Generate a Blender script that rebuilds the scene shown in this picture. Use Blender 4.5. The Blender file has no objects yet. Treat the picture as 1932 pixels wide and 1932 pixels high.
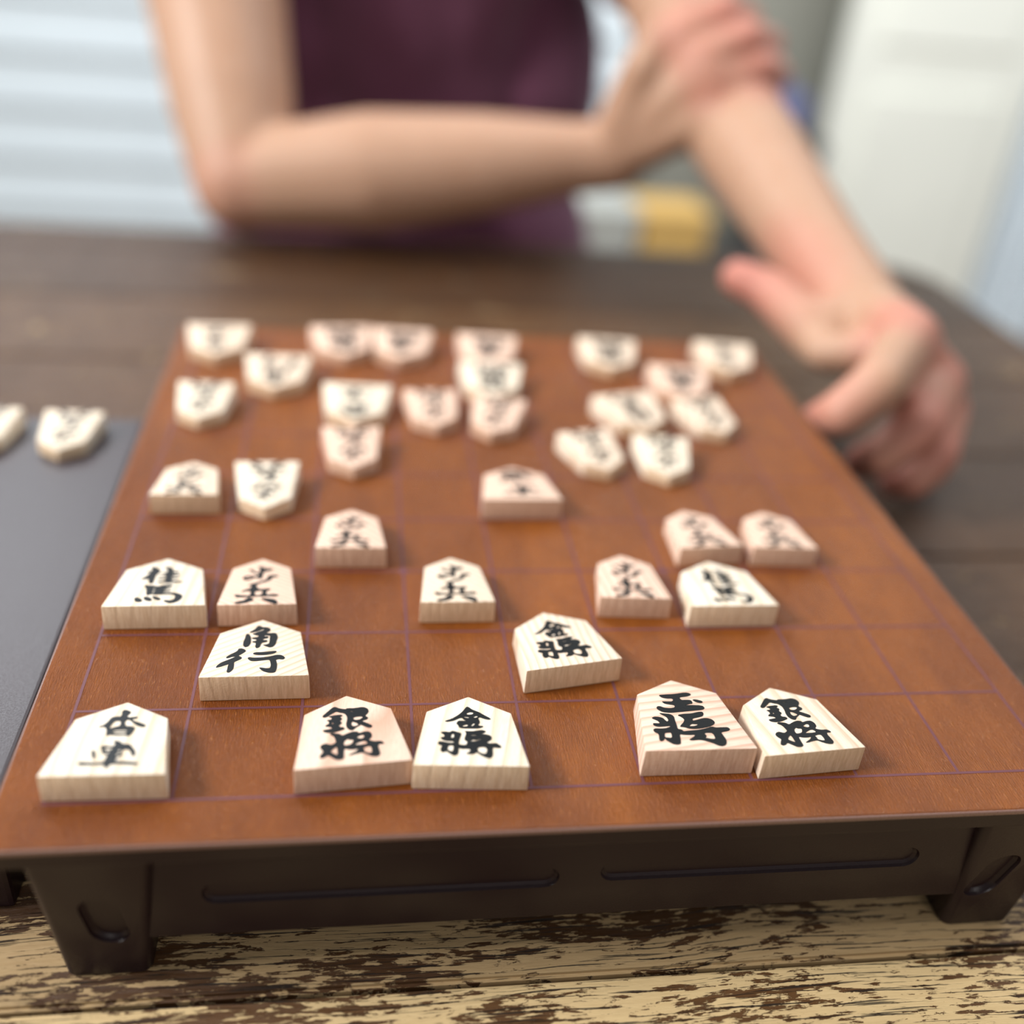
import bpy, bmesh, math, random, json
from mathutils import Vector, Matrix, noise
from mathutils.geometry import tessellate_polygon
random.seed(7)
PI = math.pi
# ---------------------------------------------------------------- units
# The board is measured in squares: one square is 26 mm wide.  Board top at z=0,
# x to the right, y away from the camera, near grid line at y=0.
S = 0.026
TZ = -1.84                     # table top below the board top, in squares
TABLE_H = 0.75
def W(x, y, z=0.0):
    return Vector((x * S, y * S, (z - TZ) * S + TABLE_H))
SC = bpy.context.scene
COL = SC.collection

# ---------------------------------------------------------------- camera
yaw, pitch, roll = -0.1768, 1.0189, 0.0998
cam_d = bpy.data.cameras.new('camera')
cam = bpy.data.objects.new('camera', cam_d)
COL.objects.link(cam)
R = Matrix.Rotation(yaw, 3, 'Z') @ Matrix.Rotation(pitch, 3, 'X') @ Matrix.Rotation(roll, 3, 'Z')
cam.matrix_world = Matrix.Translation(W(-1.9992, -6.069, 6.6077)) @ R.to_4x4()
cam_d.sensor_width = 36.0
cam_d.lens = 36.0 * 1914.7 / 1932.0
cam_d.clip_start = 0.01
cam_d.clip_end = 50
cam_d.dof.use_dof = True
cam_d.dof.focus_distance = 9.4 * S
cam_d.dof.aperture_fstop = 3.5
SC.camera = cam

# ---------------------------------------------------------------- world, light, exposure
wd = bpy.data.worlds.new('world'); SC.world = wd; wd.use_nodes = True
bg = wd.node_tree.nodes['Background']
bg.inputs[0].default_value = (0.94, 0.97, 1.0, 1); bg.inputs[1].default_value = 0.26
def area(name, loc, target, sx, sy, power, col):
    l = bpy.data.lights.new(name, 'AREA'); l.shape = 'RECTANGLE'; l.size = sx; l.size_y = sy
    l.energy = power; l.color = col
    o = bpy.data.objects.new(name, l); COL.objects.link(o); o.location = loc
    o.rotation_euler = (Vector(target) - Vector(loc)).to_track_quat('-Z', 'Y').to_euler()
    return o
BC = W(0, 5, 0)
area('window_daylight', BC + Vector((-1.6, -0.1, 1.2)), BC, 0.55, 0.5, 54, (1.0, 0.985, 0.96))
area('far_window_daylight', BC + Vector((-0.95, 1.6, 1.5)), BC, 0.9, 0.9, 22, (0.9, 0.95, 1.0))
area('front_fill', BC + Vector((0.3, -1.5, 1.3)), BC, 1.2, 1.0, 9, (1.0, 0.96, 0.91))  # added soft fill from the camera side, lifts the front faces
area('back_room_fill', (0.9, 0.9, 2.3), (0.9, 2.45, 0.6), 2.0, 0.8, 42, (0.98, 0.99, 1.0))  # added unseen light that brightens the far walls and door
SC.view_settings.view_transform = 'Standard'
SC.view_settings.look = 'None'
SC.view_settings.gamma = 1
SC.view_settings.use_curve_mapping = False
SC.view_settings.exposure = 0.08

# ---------------------------------------------------------------- helpers
def lin(r, g, b):
    f = lambda c: (c / 255 / 12.92) if c / 255 <= 0.04045 else ((c / 255 + 0.055) / 1.055) ** 2.4
    return (f(r), f(g), f(b), 1)

class NT:
    """tiny node-tree builder"""
    def __init__(s, name):
        s.m = bpy.data.materials.new(name); s.m.use_nodes = True
        s.t = s.m.node_tree; s.b = s.t.nodes['Principled BSDF']
    def n(s, kind, **kw):
        nd = s.t.nodes.new('ShaderNode' + kind)
        for k, v in kw.items():
            if k.startswith('i_'):
                nd.inputs[k[2:].replace('_', ' ')].default_value = v
            else:
                setattr(nd, k, v)
        return nd
    def l(s, a, b): s.t.links.new(a, b)
    def coord(s, scale=(1, 1, 1), rot=(0, 0, 0), out='Object'):
        tc = s.n('TexCoord'); mp = s.n('Mapping')
        mp.inputs['Scale'].default_value = scale; mp.inputs['Rotation'].default_value = rot
        s.l(tc.outputs[out], mp.inputs['Vector']); return mp.outputs['Vector']
    def noise(s, vec, scale, detail=4, rough=0.5, dist=0.0):
        nd = s.n('TexNoise'); nd.inputs['Scale'].default_value = scale
        nd.inputs['Detail'].default_value = detail; nd.inputs['Roughness'].default_value = rough
        nd.inputs['Distortion'].default_value = dist
        if vec is not None: s.l(vec, nd.inputs['Vector'])
        return nd.outputs['Fac']
    def ramp(s, fac, stops, interp='LINEAR'):
        r = s.n('ValToRGB'); e = r.color_ramp.elements; r.color_ramp.interpolation = interp
        while len(e) > 1: e.remove(e[0])
        e[0].position, e[0].color = stops[0]
        for p, c in stops[1:]:
            x = e.new(p); x.color = c
        s.l(fac, r.inputs['Fac']); return r.outputs['Color']
    def mix(s, fac, a, b, mode='MIX'):
        m = s.n('Mix', data_type='RGBA', blend_type=mode)
        for i, v in ((0, fac), (6, a), (7, b)):
            if isinstance(v, (int, float, tuple)): m.inputs[i].default_value = v
            else: s.l(v, m.inputs[i])
        return m.outputs[2]
    def math(s, op, a, b=0.0):
        m = s.n('Math', operation=op)
        for i, v in ((0, a), (1, b)):
            if isinstance(v, (int, float)): m.inputs[i].default_value = v
            else: s.l(v, m.inputs[i])
        return m.outputs[0]
    def bump(s, h, strength=0.3, dist=0.001):
        b = s.n('Bump'); b.inputs['Strength'].default_value = strength
        b.inputs['Distance'].default_value = dist; s.l(h, b.inputs['Height'])
        s.l(b.outputs['Normal'], s.b.inputs['Normal'])
    def base(s, c):
        if isinstance(c, tuple): s.b.inputs['Base Color'].default_value = c
        else: s.l(c, s.b.inputs['Base Color'])
    def rough(s, r):
        if isinstance(r, (int, float)): s.b.inputs['Roughness'].default_value = r
        else: s.l(r, s.b.inputs['Roughness'])
    def spec(s, v): s.b.inputs['Specular IOR Level'].default_value = v

BW = lambda v: (v, v, v, 1)

def mobj(name, bm, mat, parent=None, loc=None, smooth=False, rotz=0.0):
    me = bpy.data.meshes.new(name)
    bm.normal_update(); bm.to_mesh(me); bm.free()
    if mat: me.materials.append(mat)
    if smooth:
        for p in me.polygons: p.use_smooth = True
    o = bpy.data.objects.new(name, me); COL.objects.link(o)
    if loc is not None: o.location = loc
    o.rotation_euler.z = rotz
    if parent: o.parent = parent
    return o
def tag(o, label=None, cat=None, group=None, kind=None):
    if label: o['label'] = label
    if cat: o['category'] = cat
    if group: o['group'] = group
    if kind: o['kind'] = kind
    return o
def empty(name, loc, rz=0.0):
    o = bpy.data.objects.new(name, None); COL.objects.link(o)
    o.location = loc; o.rotation_euler.z = rz; o.empty_display_size = 0.01
    return o
def add_box(bm, x0, x1, y0, y1, z0, z1):
    v = [bm.verts.new((x, y, z)) for z in (z0, z1) for x, y in ((x0, y0), (x1, y0), (x1, y1), (x0, y1))]
    for f in ((3, 2, 1, 0), (4, 5, 6, 7), (0, 1, 5, 4), (1, 2, 6, 5), (2, 3, 7, 6), (3, 0, 4, 7)):
        bm.faces.new([v[i] for i in f])
def bev(bm, w, seg=2):
    bmesh.ops.bevel(bm, geom=bm.edges[:], offset=w, segments=seg, affect='EDGES', profile=0.6, clamp_overlap=True)
def box(name, x0, x1, y0, y1, z0, z1, mat, parent=None, bw=0.0, seg=2):
    """axis-aligned box in board squares, built in world space metres about its own base"""
    c = W((x0 + x1) / 2, (y0 + y1) / 2, z0)
    bm = bmesh.new()
    hx, hy, h = (x1 - x0) / 2 * S, (y1 - y0) / 2 * S, (z1 - z0) * S
    add_box(bm, -hx, hx, -hy, hy, 0, h)
    if bw: bev(bm, bw * S, seg)
    if parent: c = c - parent.location
    return mobj(name, bm, mat, parent, c)
def lathe_prism(bm, outline, z0, z1, top_scale=None):
    """extrude a closed 2-D outline (list of (x,y)) from z0 to z1"""
    a = [bm.verts.new((x, y, z0)) for x, y in outline]
    b = [bm.verts.new((x, y, z1)) for x, y in (top_scale or outline)]
    n = len(a)
    bm.faces.new(a[::-1]); bm.faces.new(b)
    for i in range(n): bm.faces.new((a[i], a[(i + 1) % n], b[(i + 1) % n], b[i]))
def evaluated(o):
    dg = bpy.context.evaluated_depsgraph_get()
    me = bpy.data.meshes.new_from_object(o.evaluated_get(dg))
    old = o.data; o.modifiers.clear(); o.data = me; bpy.data.meshes.remove(old)
    return o

# ---------------------------------------------------------------- materials
def mat_piece(name, warm, ringdark):
    """plain light wood; the object's colour carries (grain angle / pi, ring spacing in squares, shift)"""
    t = NT(name)
    oi = t.n('ObjectInfo'); cs = t.n('SeparateColor'); t.l(oi.outputs['Color'], cs.inputs[0])
    tc = t.n('TexCoord'); vr = t.n('VectorRotate', rotation_type='Z_AXIS')
    t.l(tc.outputs['Object'], vr.inputs['Vector'])
    t.l(t.math('MULTIPLY', cs.outputs[0], -PI), vr.inputs['Angle'])
    off = t.n('VectorMath', operation='ADD'); cb = t.n('CombineXYZ')
    t.l(t.math('MULTIPLY', cs.outputs[2], 3.0), cb.inputs[2]); t.l(cs.outputs[2], cb.inputs[1])
    t.l(vr.outputs[0], off.inputs[0]); t.l(cb.outputs[0], off.inputs[1])
    v = off.outputs[0]
    mp = t.n('Mapping'); mp.inputs['Scale'].default_value = (1, 0.35, 0.6); t.l(v, mp.inputs['Vector'])
    wob = t.noise(mp.outputs[0], 45, 2)
    sx0 = t.n('SeparateXYZ'); t.l(v, sx0.inputs[0])
    ph = t.math('DIVIDE', t.math('MULTIPLY', sx0.outputs[0], 1 / S), cs.outputs[1])
    ph = t.math('ADD', ph, t.math('MULTIPLY', wob, 2.6))
    ring = t.ramp(t.math('FRACT', ph), [(0.0, BW(0.1)), (0.45, BW(0.15)), (0.86, BW(1)), (1.0, BW(0.1))])
    mf = t.n('Mapping'); mf.inputs['Scale'].default_value = (1, 0.1, 1); t.l(v, mf.inputs['Vector'])
    fib = t.noise(mf.outputs[0], 2600, 3, 0.6)
    base = t.mix(wob, lin(*warm[0]), lin(*warm[1]))
    c = t.mix(t.math('MULTIPLY', ring, ringdark), base, lin(*warm[2]))
    c = t.mix(t.ramp(fib, [(0.35, BW(0.28)), (0.6, BW(0))]), c, lin(*warm[2]))
    ge = t.n('NewGeometry'); vt = t.n('VectorTransform', vector_type='NORMAL', convert_from='WORLD', convert_to='OBJECT')
    t.l(ge.outputs['Normal'], vt.inputs[0]); sx = t.n('SeparateXYZ'); t.l(vt.outputs[0], sx.inputs[0])
    endf = t.math('GREATER_THAN', t.math('ABSOLUTE', sx.outputs[1]), 0.7)
    me = t.n('Mapping'); me.inputs['Scale'].default_value = (1, 1, 0.12)
    t.l(tc.outputs['Object'], me.inputs['Vector'])
    ef = t.noise(me.outputs[0], 1500, 3, 0.7)
    ec = t.mix(t.ramp(ef, [(0.3, BW(0)), (0.7, BW(1))]), lin(*warm[3]), lin(*warm[4]))
    c = t.mix(endf, c, ec)
    t.base(c); t.rough(0.6); t.spec(0.3)
    hgt = t.math('ADD', t.math('MULTIPLY', fib, 0.5), t.math('MULTIPLY', ring, -0.7))
    t.bump(t.math('ADD', hgt, t.math('MULTIPLY', t.math('MULTIPLY', ef, endf), 0.8)), 0.4, 0.0003)
    return t.m
WARM_A = ((240, 227, 210), (230, 213, 192), (208, 176, 146), (222, 192, 160), (198, 166, 132))
WARM_B = ((238, 216, 198), (230, 202, 180), (204, 158, 134), (218, 184, 158), (196, 156, 130))
WARM_C = ((242, 233, 218), (234, 222, 204), (214, 190, 158), (232, 208, 178), (210, 180, 146))
M_P = {'A': mat_piece('piece_wood', WARM_A, 0.8), 'B': mat_piece('piece_wood_pinkish', WARM_B, 0.85),
       'C': mat_piece('piece_wood_pale', WARM_C, 0.75)}

t = NT('black_lacquer_ink'); t.base(lin(20, 24, 26)); t.rough(0.4); t.spec(0.25); M_INK = t.m
t.bump(t.noise(t.coord((1, 1, 1)), 1800, 2), 0.2, 0.0002)

t = NT('board_veneer')
v = t.coord((1, 0.14, 1)); fle = t.noise(v, 3000, 3, 0.7)
big = t.noise(t.coord((1, 0.5, 1)), 14, 4, 0.55); mid = t.noise(t.coord((1, 0.35, 1)), 160, 3, 0.6)
c = t.mix(t.ramp(big, [(0.3, BW(0)), (0.7, BW(1))]), lin(112, 56, 14), lin(146, 80, 17))
c = t.mix(t.ramp(mid, [(0.35, BW(0.35)), (0.65, BW(0))]), c, lin(94, 44, 14))
c = t.mix(t.ramp(fle, [(0.57, BW(0)), (0.68, BW(0.4))]), c, lin(186, 122, 68))  # glints on the flecks painted in as paler colour
t.base(c); t.spec(0.42)
t.rough(t.ramp(fle, [(0.35, BW(0.5)), (0.65, BW(0.22))]))
t.bump(t.math('ADD', t.math('MULTIPLY', fle, 1.0), t.math('MULTIPLY', mid, 0.12)), 1.0, 0.0006)
M_BOARD = t.m
t = NT('board_print_purple'); t.base(lin(104, 62, 68)); t.rough(0.5); t.spec(0.3); M_LINE = t.m

def mat_plastic(name, col, rough, spec=0.5, bumps=0.12):
    t = NT(name); t.base(lin(*col)); t.spec(spec)
    sp = t.noise(t.coord(), 2200, 2, 0.5)
    t.rough(t.ramp(sp, [(0.3, BW(rough * 0.85)), (0.7, BW(rough * 1.15))]))
    t.bump(sp, bumps, 0.0002); return t.m
M_GLINT = mat_plastic('veneer_edge_glint', (118, 88, 78), 0.3, 0.6)  # pale colour painted for light caught by the board's rounded edge
M_BODY = mat_plastic('dark_brown_plastic', (33, 19, 22), 0.36, 0.28)
M_STAND = mat_plastic('satin_grey_brown_plastic', (58, 48, 51), 0.4, 0.5)

def mat_table():
    t = NT('weathered_table_wood')
    oi = t.n('ObjectInfo')
    geo = t.n('TexCoord').outputs['Object']
    def st(sx, sy):
        m = t.n('Mapping'); m.inputs['Scale'].default_value = (sx, sy, 1); t.l(geo, m.inputs['Vector'])
        # gentle waviness of the grain
        nz = t.n('TexNoise'); nz.inputs['Scale'].default_value = 9; nz.inputs['Detail'].default_value = 2
        t.l(geo, nz.inputs['Vector'])
        a = t.n('VectorMath', operation='MULTIPLY_ADD')
        t.l(nz.outputs['Color'], a.inputs[0]); a.inputs[1].default_value = (0, 0.012 * sy, 0); t.l(m.outputs[0], a.inputs[2])
        return a.outputs[0]
    g1 = t.noise(st(1, 12), 22, 5, 0.6)            # broad grain
    g2 = t.noise(st(1, 4.6), 120, 9, 0.7, 0.3)            # flakes
    g3 = t.noise(st(1, 34), 34, 5, 0.62)            # fine grooves
    g4 = t.noise(st(1, 3), 17, 3, 0.5)              # where the top coat has gone
    dark = t.mix(g1, lin(60, 36, 18), lin(118, 86, 52))
    cream = t.mix(g3, lin(240, 220, 176), lin(186, 160, 116))
    # wear: strongest along the front part of the top
    sp = t.n('SeparateXYZ'); t.l(geo, sp.inputs[0])
    mr = t.n('MapRange', interpolation_type='SMOOTHSTEP'); t.l(sp.outputs[1], mr.inputs[0])
    mr.inputs[1].default_value = 0.08; mr.inputs[2].default_value = -0.01
    mr.inputs[3].default_value = -0.2; mr.inputs[4].default_value = 0.02
    f = t.math('ADD', g2, t.math('MULTIPLY', t.math('SUBTRACT', g4, 0.5), 0.75))
    f = t.math('ADD', f, t.math('MULTIPLY', t.math('SUBTRACT', g3, 0.5), 0.4))
    f = t.math('ADD', f, mr.outputs[0])
    flake = t.ramp(f, [(0.49, BW(0)), (0.505, BW(1))])
    c = t.mix(flake, dark, cream)
    gro = t.ramp(g3, [(0.37, BW(1)), (0.43, BW(0))])
    c = t.mix(t.math('MULTIPLY', gro, 0.85), c, lin(38, 34, 32))
    # each board its own tone
    c = t.mix(1.0, c, t.ramp(oi.outputs['Random'], [(0, lin(198, 186, 174)), (0.5, lin(232, 220, 206)), (1, lin(255, 250, 240))]), 'MULTIPLY')
    t.base(c); t.spec(0.45); t.rough(t.ramp(flake, [(0, BW(0.42)), (1, BW(0.6))]))
    h = t.math('ADD', t.math('MULTIPLY', flake, 0.35), t.math('MULTIPLY', gro, -0.8))
    t.bump(t.math('ADD', h, t.math('MULTIPLY', g2, 0.5)), 0.8, 0.0009)
    return t.m
M_TABLE = mat_table()

def mat_skin():
    t = NT('skin')
    at = t.n('Attribute', attribute_name='pink')
    n = t.noise(t.coord(), 45, 4, 0.6)
    base = t.mix(n, lin(188, 151, 127), lin(176, 136, 110))
    c = t.mix(at.outputs['Fac'], base, lin(196, 118, 106))
    t.base(c); t.rough(0.5); t.spec(0.35)
    t.b.inputs['Subsurface Weight'].default_value = 0.12
    t.b.inputs['Subsurface Radius'].default_value = (0.008, 0.003, 0.0015)
    t.bump(t.noise(t.coord(), 900, 3), 0.15, 0.0003)
    return t.m
M_SKIN = mat_skin()
t = NT('plum_cotton'); n = t.noise(t.coord(), 18, 4)
t.base(t.mix(n, lin(98, 56, 76), lin(116, 70, 94))); t.rough(0.85); t.spec(0.2)
t.b.inputs['Sheen Weight'].default_value = 0.3
t.bump(t.noise(t.coord(), 1400, 2), 0.3, 0.0003); M_SHIRT = t.m
t = NT('dark_cloth'); t.base(lin(38, 34, 40)); t.rough(0.9); M_TROUSER = t.m
t = NT('dark_hair'); t.base(lin(44, 32, 26)); t.rough(0.5); M_HAIR = t.m
def flat(name, col, rough=0.6, var=0.06, scale=6, spec=0.4):
    t = NT(name); a = [max(0, int(k * (1 - var))) for k in col]
    t.base(t.mix(t.noise(t.coord(), scale, 3), lin(*col), lin(*a))); t.rough(rough); t.spec(spec)
    t.bump(t.noise(t.coord(), 300, 2), 0.1, 0.0004); return t.m
M_WHITEBOARD = flat('cool_white_paint', (226, 238, 244), 0.5)
M_GREYWALL = flat('grey_green_wall_paint', (150, 150, 140), 0.8)
M_DOOR = flat('warm_white_paint', (244, 246, 236), 0.55)
M_CURTAIN = flat('pale_blue_cloth', (230, 240, 246), 0.9)
M_FLOOR = flat('floor_wood', (120, 96, 74), 0.6, 0.25, 10)
M_BOXTAN = flat('tan_board', (206, 168, 98), 0.8)
M_BLUE = flat('muted_blue_cloth', (110, 116, 158), 0.9)
M_PALE = flat('pale_grey_card', (176, 178, 172), 0.8)
M_DARKITEM = flat('near_black_plastic', (40, 38, 40), 0.6)

# ---------------------------------------------------------------- the table
TX0, TX1, TY0, TY1 = -24.0, 14.1, -14.2, 21.35
table = empty('wooden_table', W(0, 0, TZ))
tag(table, 'weathered brown plank table with flaking cream wear, under the game board and forearms', 'table')
THK = 1.3
joints = [-14.2] + [-10.8 + 3.4 * k for k in range(10)] + [TY1]
RC = 1.9
for a, b in zip(joints[:-1], joints[1:]):
    g = 0.022
    ya, yb = a + g, b - g
    def xr(y):
        d = y - (TY1 - RC)
        return TX1 if d <= 0 else TX1 - RC + math.sqrt(max(0.0, RC * RC - d * d))
    ys = [ya + (yb - ya) * i / 14 for i in range(15)]
    out = [(TX0 * S, ya * S)] + [(xr(y) * S, y * S) for y in ys] + [(TX0 * S, yb * S)]
    bm = bmesh.new()
    lathe_prism(bm, out, -THK * S, 0)
    es = [e for e in bm.edges if abs(e.verts[0].co.z) < 1e-6 and abs(e.verts[1].co.z) < 1e-6]
    bmesh.ops.bevel(bm, geom=es, offset=0.035 * S, segments=2, affect='EDGES', clamp_overlap=True)
    p = mobj('plank', bm, M_TABLE, table)
for x in (TX0 + 2, TX1 - 3.4):
    for y in (TY0 + 1.5, TY1 - 3.4):
        box('leg', x, x + 2.2, y, y + 2.2, TZ - TABLE_H / S, TZ - THK, M_TABLE, table, 0.1)
for y in (TY0 + 1.9, TY1 - 2.9):
    box('rail', TX0 + 4.2, TX1 - 3.4, y, y + 0.9, TZ - THK - 3.2, TZ - THK, M_TABLE, table, 0.05)

# ---------------------------------------------------------------- the shogi board
AS = 1.077
BX0, BX1, BY0, BY1 = -4.875, 4.855, -0.4467, 10.216
board = empty('shogi_board', W(0, 4.88, TZ))
tag(board, 'reddish brown shogi board with purple ruled squares on a dark footed plastic base', 'game board')
box('top_panel', BX0, BX1, BY0, BY1, -0.08, 0.0, M_BOARD, board, 0.034, 3)
box('rim', BX0 + 0.01, BX1 - 0.01, BY0 + 0.008, BY1 - 0.008, -0.235, -0.07, M_BODY, board, 0.012, 2)
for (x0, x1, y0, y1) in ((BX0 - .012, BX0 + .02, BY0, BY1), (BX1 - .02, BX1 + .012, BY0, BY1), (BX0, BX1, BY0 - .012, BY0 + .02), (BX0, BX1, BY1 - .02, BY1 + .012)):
    box('edge_glint', x0, x1, y0, y1, -0.062, -0.012, M_GLINT, board, 0.014, 2)  # strips added to carry the glint of the worn, glossy edge
LW_ = 0.027
def strip(name, x0, x1, y0, y1, mat):
    return box(name, x0, x1, y0, y1, -0.0005, 0.0022, mat, board)
for i in range(10):
    strip('grid_line', -4.5 + i - LW_ / 2, -4.5 + i + LW_ / 2, 0, 9 * AS, M_LINE)
for j in range(10):
    box('grid_line', -4.5, 4.5, j * AS - LW_ / 2, j * AS + LW_ / 2, -0.0005, 0.0026, M_LINE, board)
for i in (3, 6):
    for j in (3, 6):
        c = W(-4.5 + i, j * AS, -0.0005) - board.location
        bm = bmesh.new()
        lathe_prism(bm, [(0.055 * S * math.cos(k * PI / 10), 0.055 * S * math.sin(k * PI / 10)) for k in range(20)], 0, 0.0036 * S)
        mobj('star_point', bm, M_LINE, board, c)

def slot_cutter(cx, cz, hx, hz, depth, yface, slant=0.0):
    """a rounded slot cutter lying in the x-z plane, opening towards -y, floor smaller than mouth"""
    r = min(hx, hz); N = 10
    def ring(sc, y):
        rr = r - sc; pts = []
        for k in range(4):
            qx = (1, -1, -1, 1)[k]; qz = (1, 1, -1, -1)[k]
            for i in range(N):
                a = PI / 2 * k + PI / 2 * i / (N - 1)
                x = qx * (hx - r) + rr * math.cos(a); z = qz * (hz - r) + rr * math.sin(a)
                pts.append((cx + x + slant * z, y, cz + z))
        return pts
    bm = bmesh.new()
    rings = [ring(-0.02, yface - 0.06), ring(0.0, yface), ring(0.012, yface + depth * 0.6), ring(0.04, yface + depth)]
    vs = [[bm.verts.new([q * S for q in p]) for p in rg] for rg in rings]
    n = len(vs[0])
    for a, b in zip(vs[:-1], vs[1:]):
        for i in range(n): bm.faces.new((a[i], b[i], b[(i + 1) % n], a[(i + 1) % n]))
    bm.faces.new(vs[0]); bm.faces.new(vs[-1][::-1])
    bmesh.ops.recalc_face_normals(bm, faces=bm.faces[:])
    return mobj('cutter', bm, None)
def carve(o, cutters):
    for c in cutters:
        m = o.modifiers.new('b', 'BOOLEAN'); m.operation = 'DIFFERENCE'; m.solver = 'EXACT'; m.object = c
    bpy.context.view_layer.update()
    evaluated(o)
    for c in cutters: bpy.data.objects.remove(c)
    return o
# aprons (near, far, left, right); the near one carries two long slots
AZ0, AZ1 = -1.34, -0.235
def apron(x0, x1, y0, y1, slots, rot=0):
    bm = bmesh.new(); add_box(bm, x0 * S, x1 * S, y0 * S, y1 * S, AZ0 * S, AZ1 * S)
    bev(bm, 0.02 * S, 2)
    o = mobj('apron', bm, M_BODY)
    carve(o, [slot_cutter(*s) for s in slots])
    return o
def put(o, rot, off):
    o.parent = board; o.rotation_euler.z = rot
    o.location = W(off[0], off[1], 0) - board.location
    return o
ya = -0.31
put(apron(-3.9, 3.9, 0, 0.25, [(-1.75, -0.80, 1.53, 0.13, 0.045, 0), (1.67, -0.755, 1.52, 0.13, 0.045, 0)]), 0, (0, ya))
put(apron(-3.9, 3.9, 0, 0.25, [(-1.7, -0.69, 1.5, 0.115, 0.07, 0), (1.7, -0.69, 1.5, 0.115, 0.07, 0)]), PI, (0, 2 * 4.88 - ya))
put(apron(-4.4, 4.4, 0, 0.25, [(-2.1, -0.69, 1.9, 0.115, 0.07, 0), (2.1, -0.69, 1.9, 0.115, 0.07, 0)]), -PI / 2, (-4.7, 4.88))
put(apron(-4.4, 4.4, 0, 0.25, [(-2.1, -0.69, 1.9, 0.115, 0.07, 0), (2.1, -0.69, 1.9, 0.115, 0.07, 0)]), PI / 2, (4.7, 4.88))
def leg(sx, sy, slant):
    bm = bmesh.new()
    z0, z1 = TZ, -0.235
    # outer top / bottom footprints (x measured from board corner inwards)
    def rect(x0, x1, y0, y1, z): return [bm.verts.new((x * S * sx, y * S * sy, z * S)) for x, y in ((x0, y0), (x1, y0), (x1, y1), (x0, y1))]
    a = rect(-4.50, -3.78, -0.30, 0.45, z0); b = rect(-4.61, -3.62, -0.425, 0.60, z1)
    bm.faces.new(a[::-1]); bm.faces.new(b)
    for i in range(4): bm.faces.new((a[i], a[(i + 1) % 4], b[(i + 1) % 4], b[i]))
    bmesh.ops.recalc_face_normals(bm, faces=bm.faces[:])
    ed = [e for e in bm.edges if abs(e.verts[0].co.z - e.verts[1].co.z) > 0.01]
    bmesh.ops.bevel(bm, geom=ed, offset=0.09 * S, segments=4, affect='EDGES', profile=0.5)
    eb = [e for e in bm.edges if e.verts[0].co.z < z0 * S + 1e-5 and e.verts[1].co.z < z0 * S + 1e-5]
    bmesh.ops.bevel(bm, geom=eb, offset=0.03 * S, segments=2, affect='EDGES', profile=0.5)
    o = mobj('leg', bm, M_BODY)
    c = slot_cutter(0, 0, 0.165, 0.32, 0.07, 0.0, slant)
    c.location = ((-4.075 if sx > 0 else 4.0) * S, -0.372 * S, -1.02 * S)
    c.rotation_euler.x = math.atan(-0.125 / 1.6) * -1
    if sy < 0:
        c.location.y *= -1; c.rotation_euler.z = PI
    carve(o, [c]); return o
for sx, sl in ((1, -0.14), (-1, 0.26)):
    o = leg(sx, 1, sl); o.parent = board; o.location = W(0, 0, 0) - board.location
    o = leg(sx, -1, sl); o.parent = board; o.location = W(0, 2 * 4.88, 0) - board.location
for o in list(board.children):
    if o.name.startswith(('apron', 'leg')):
        for p in o.data.polygons: p.use_smooth = True
        o.data.set_sharp_from_angle(angle=math.radians(28))

# ---------------------------------------------------------------- piece stand at the left (holds captured pieces)
SZ = -0.35
stand = empty('piece_stand', W(-7.7, 4.0, TZ))
tag(stand, 'dark grey satin piece stand on the table beside the board on its left', 'stand')
SX0, SX1, SY0, SY1 = -10.6, -5.02, 0.35, 7.51
box('top_panel', SX0, SX1, SY0, SY1, SZ - 0.16, SZ, M_STAND, stand, 0.05, 3)
for (x0, x1, y0, y1) in ((SX0 + .15, SX1 - .15, SY0 + .12, SY0 + .34), (SX0 + .15, SX1 - .15, SY1 - .34, SY1 - .12),
                         (SX0 + .12, SX0 + .34, SY0 + .34, SY1 - .34), (SX1 - .34, SX1 - .12, SY0 + .34, SY1 - .34)):
    box('apron', x0, x1, y0, y1, -1.2, SZ - 0.16, M_BODY, stand, 0.02)
for x in (SX0 + .1, SX1 - .9):
    for y in (SY0 + .1, SY1 - .9):
        box('leg', x, x + 0.8, y, y + 0.8, TZ, SZ - 0.16, M_BODY, stand, 0.05)

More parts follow.
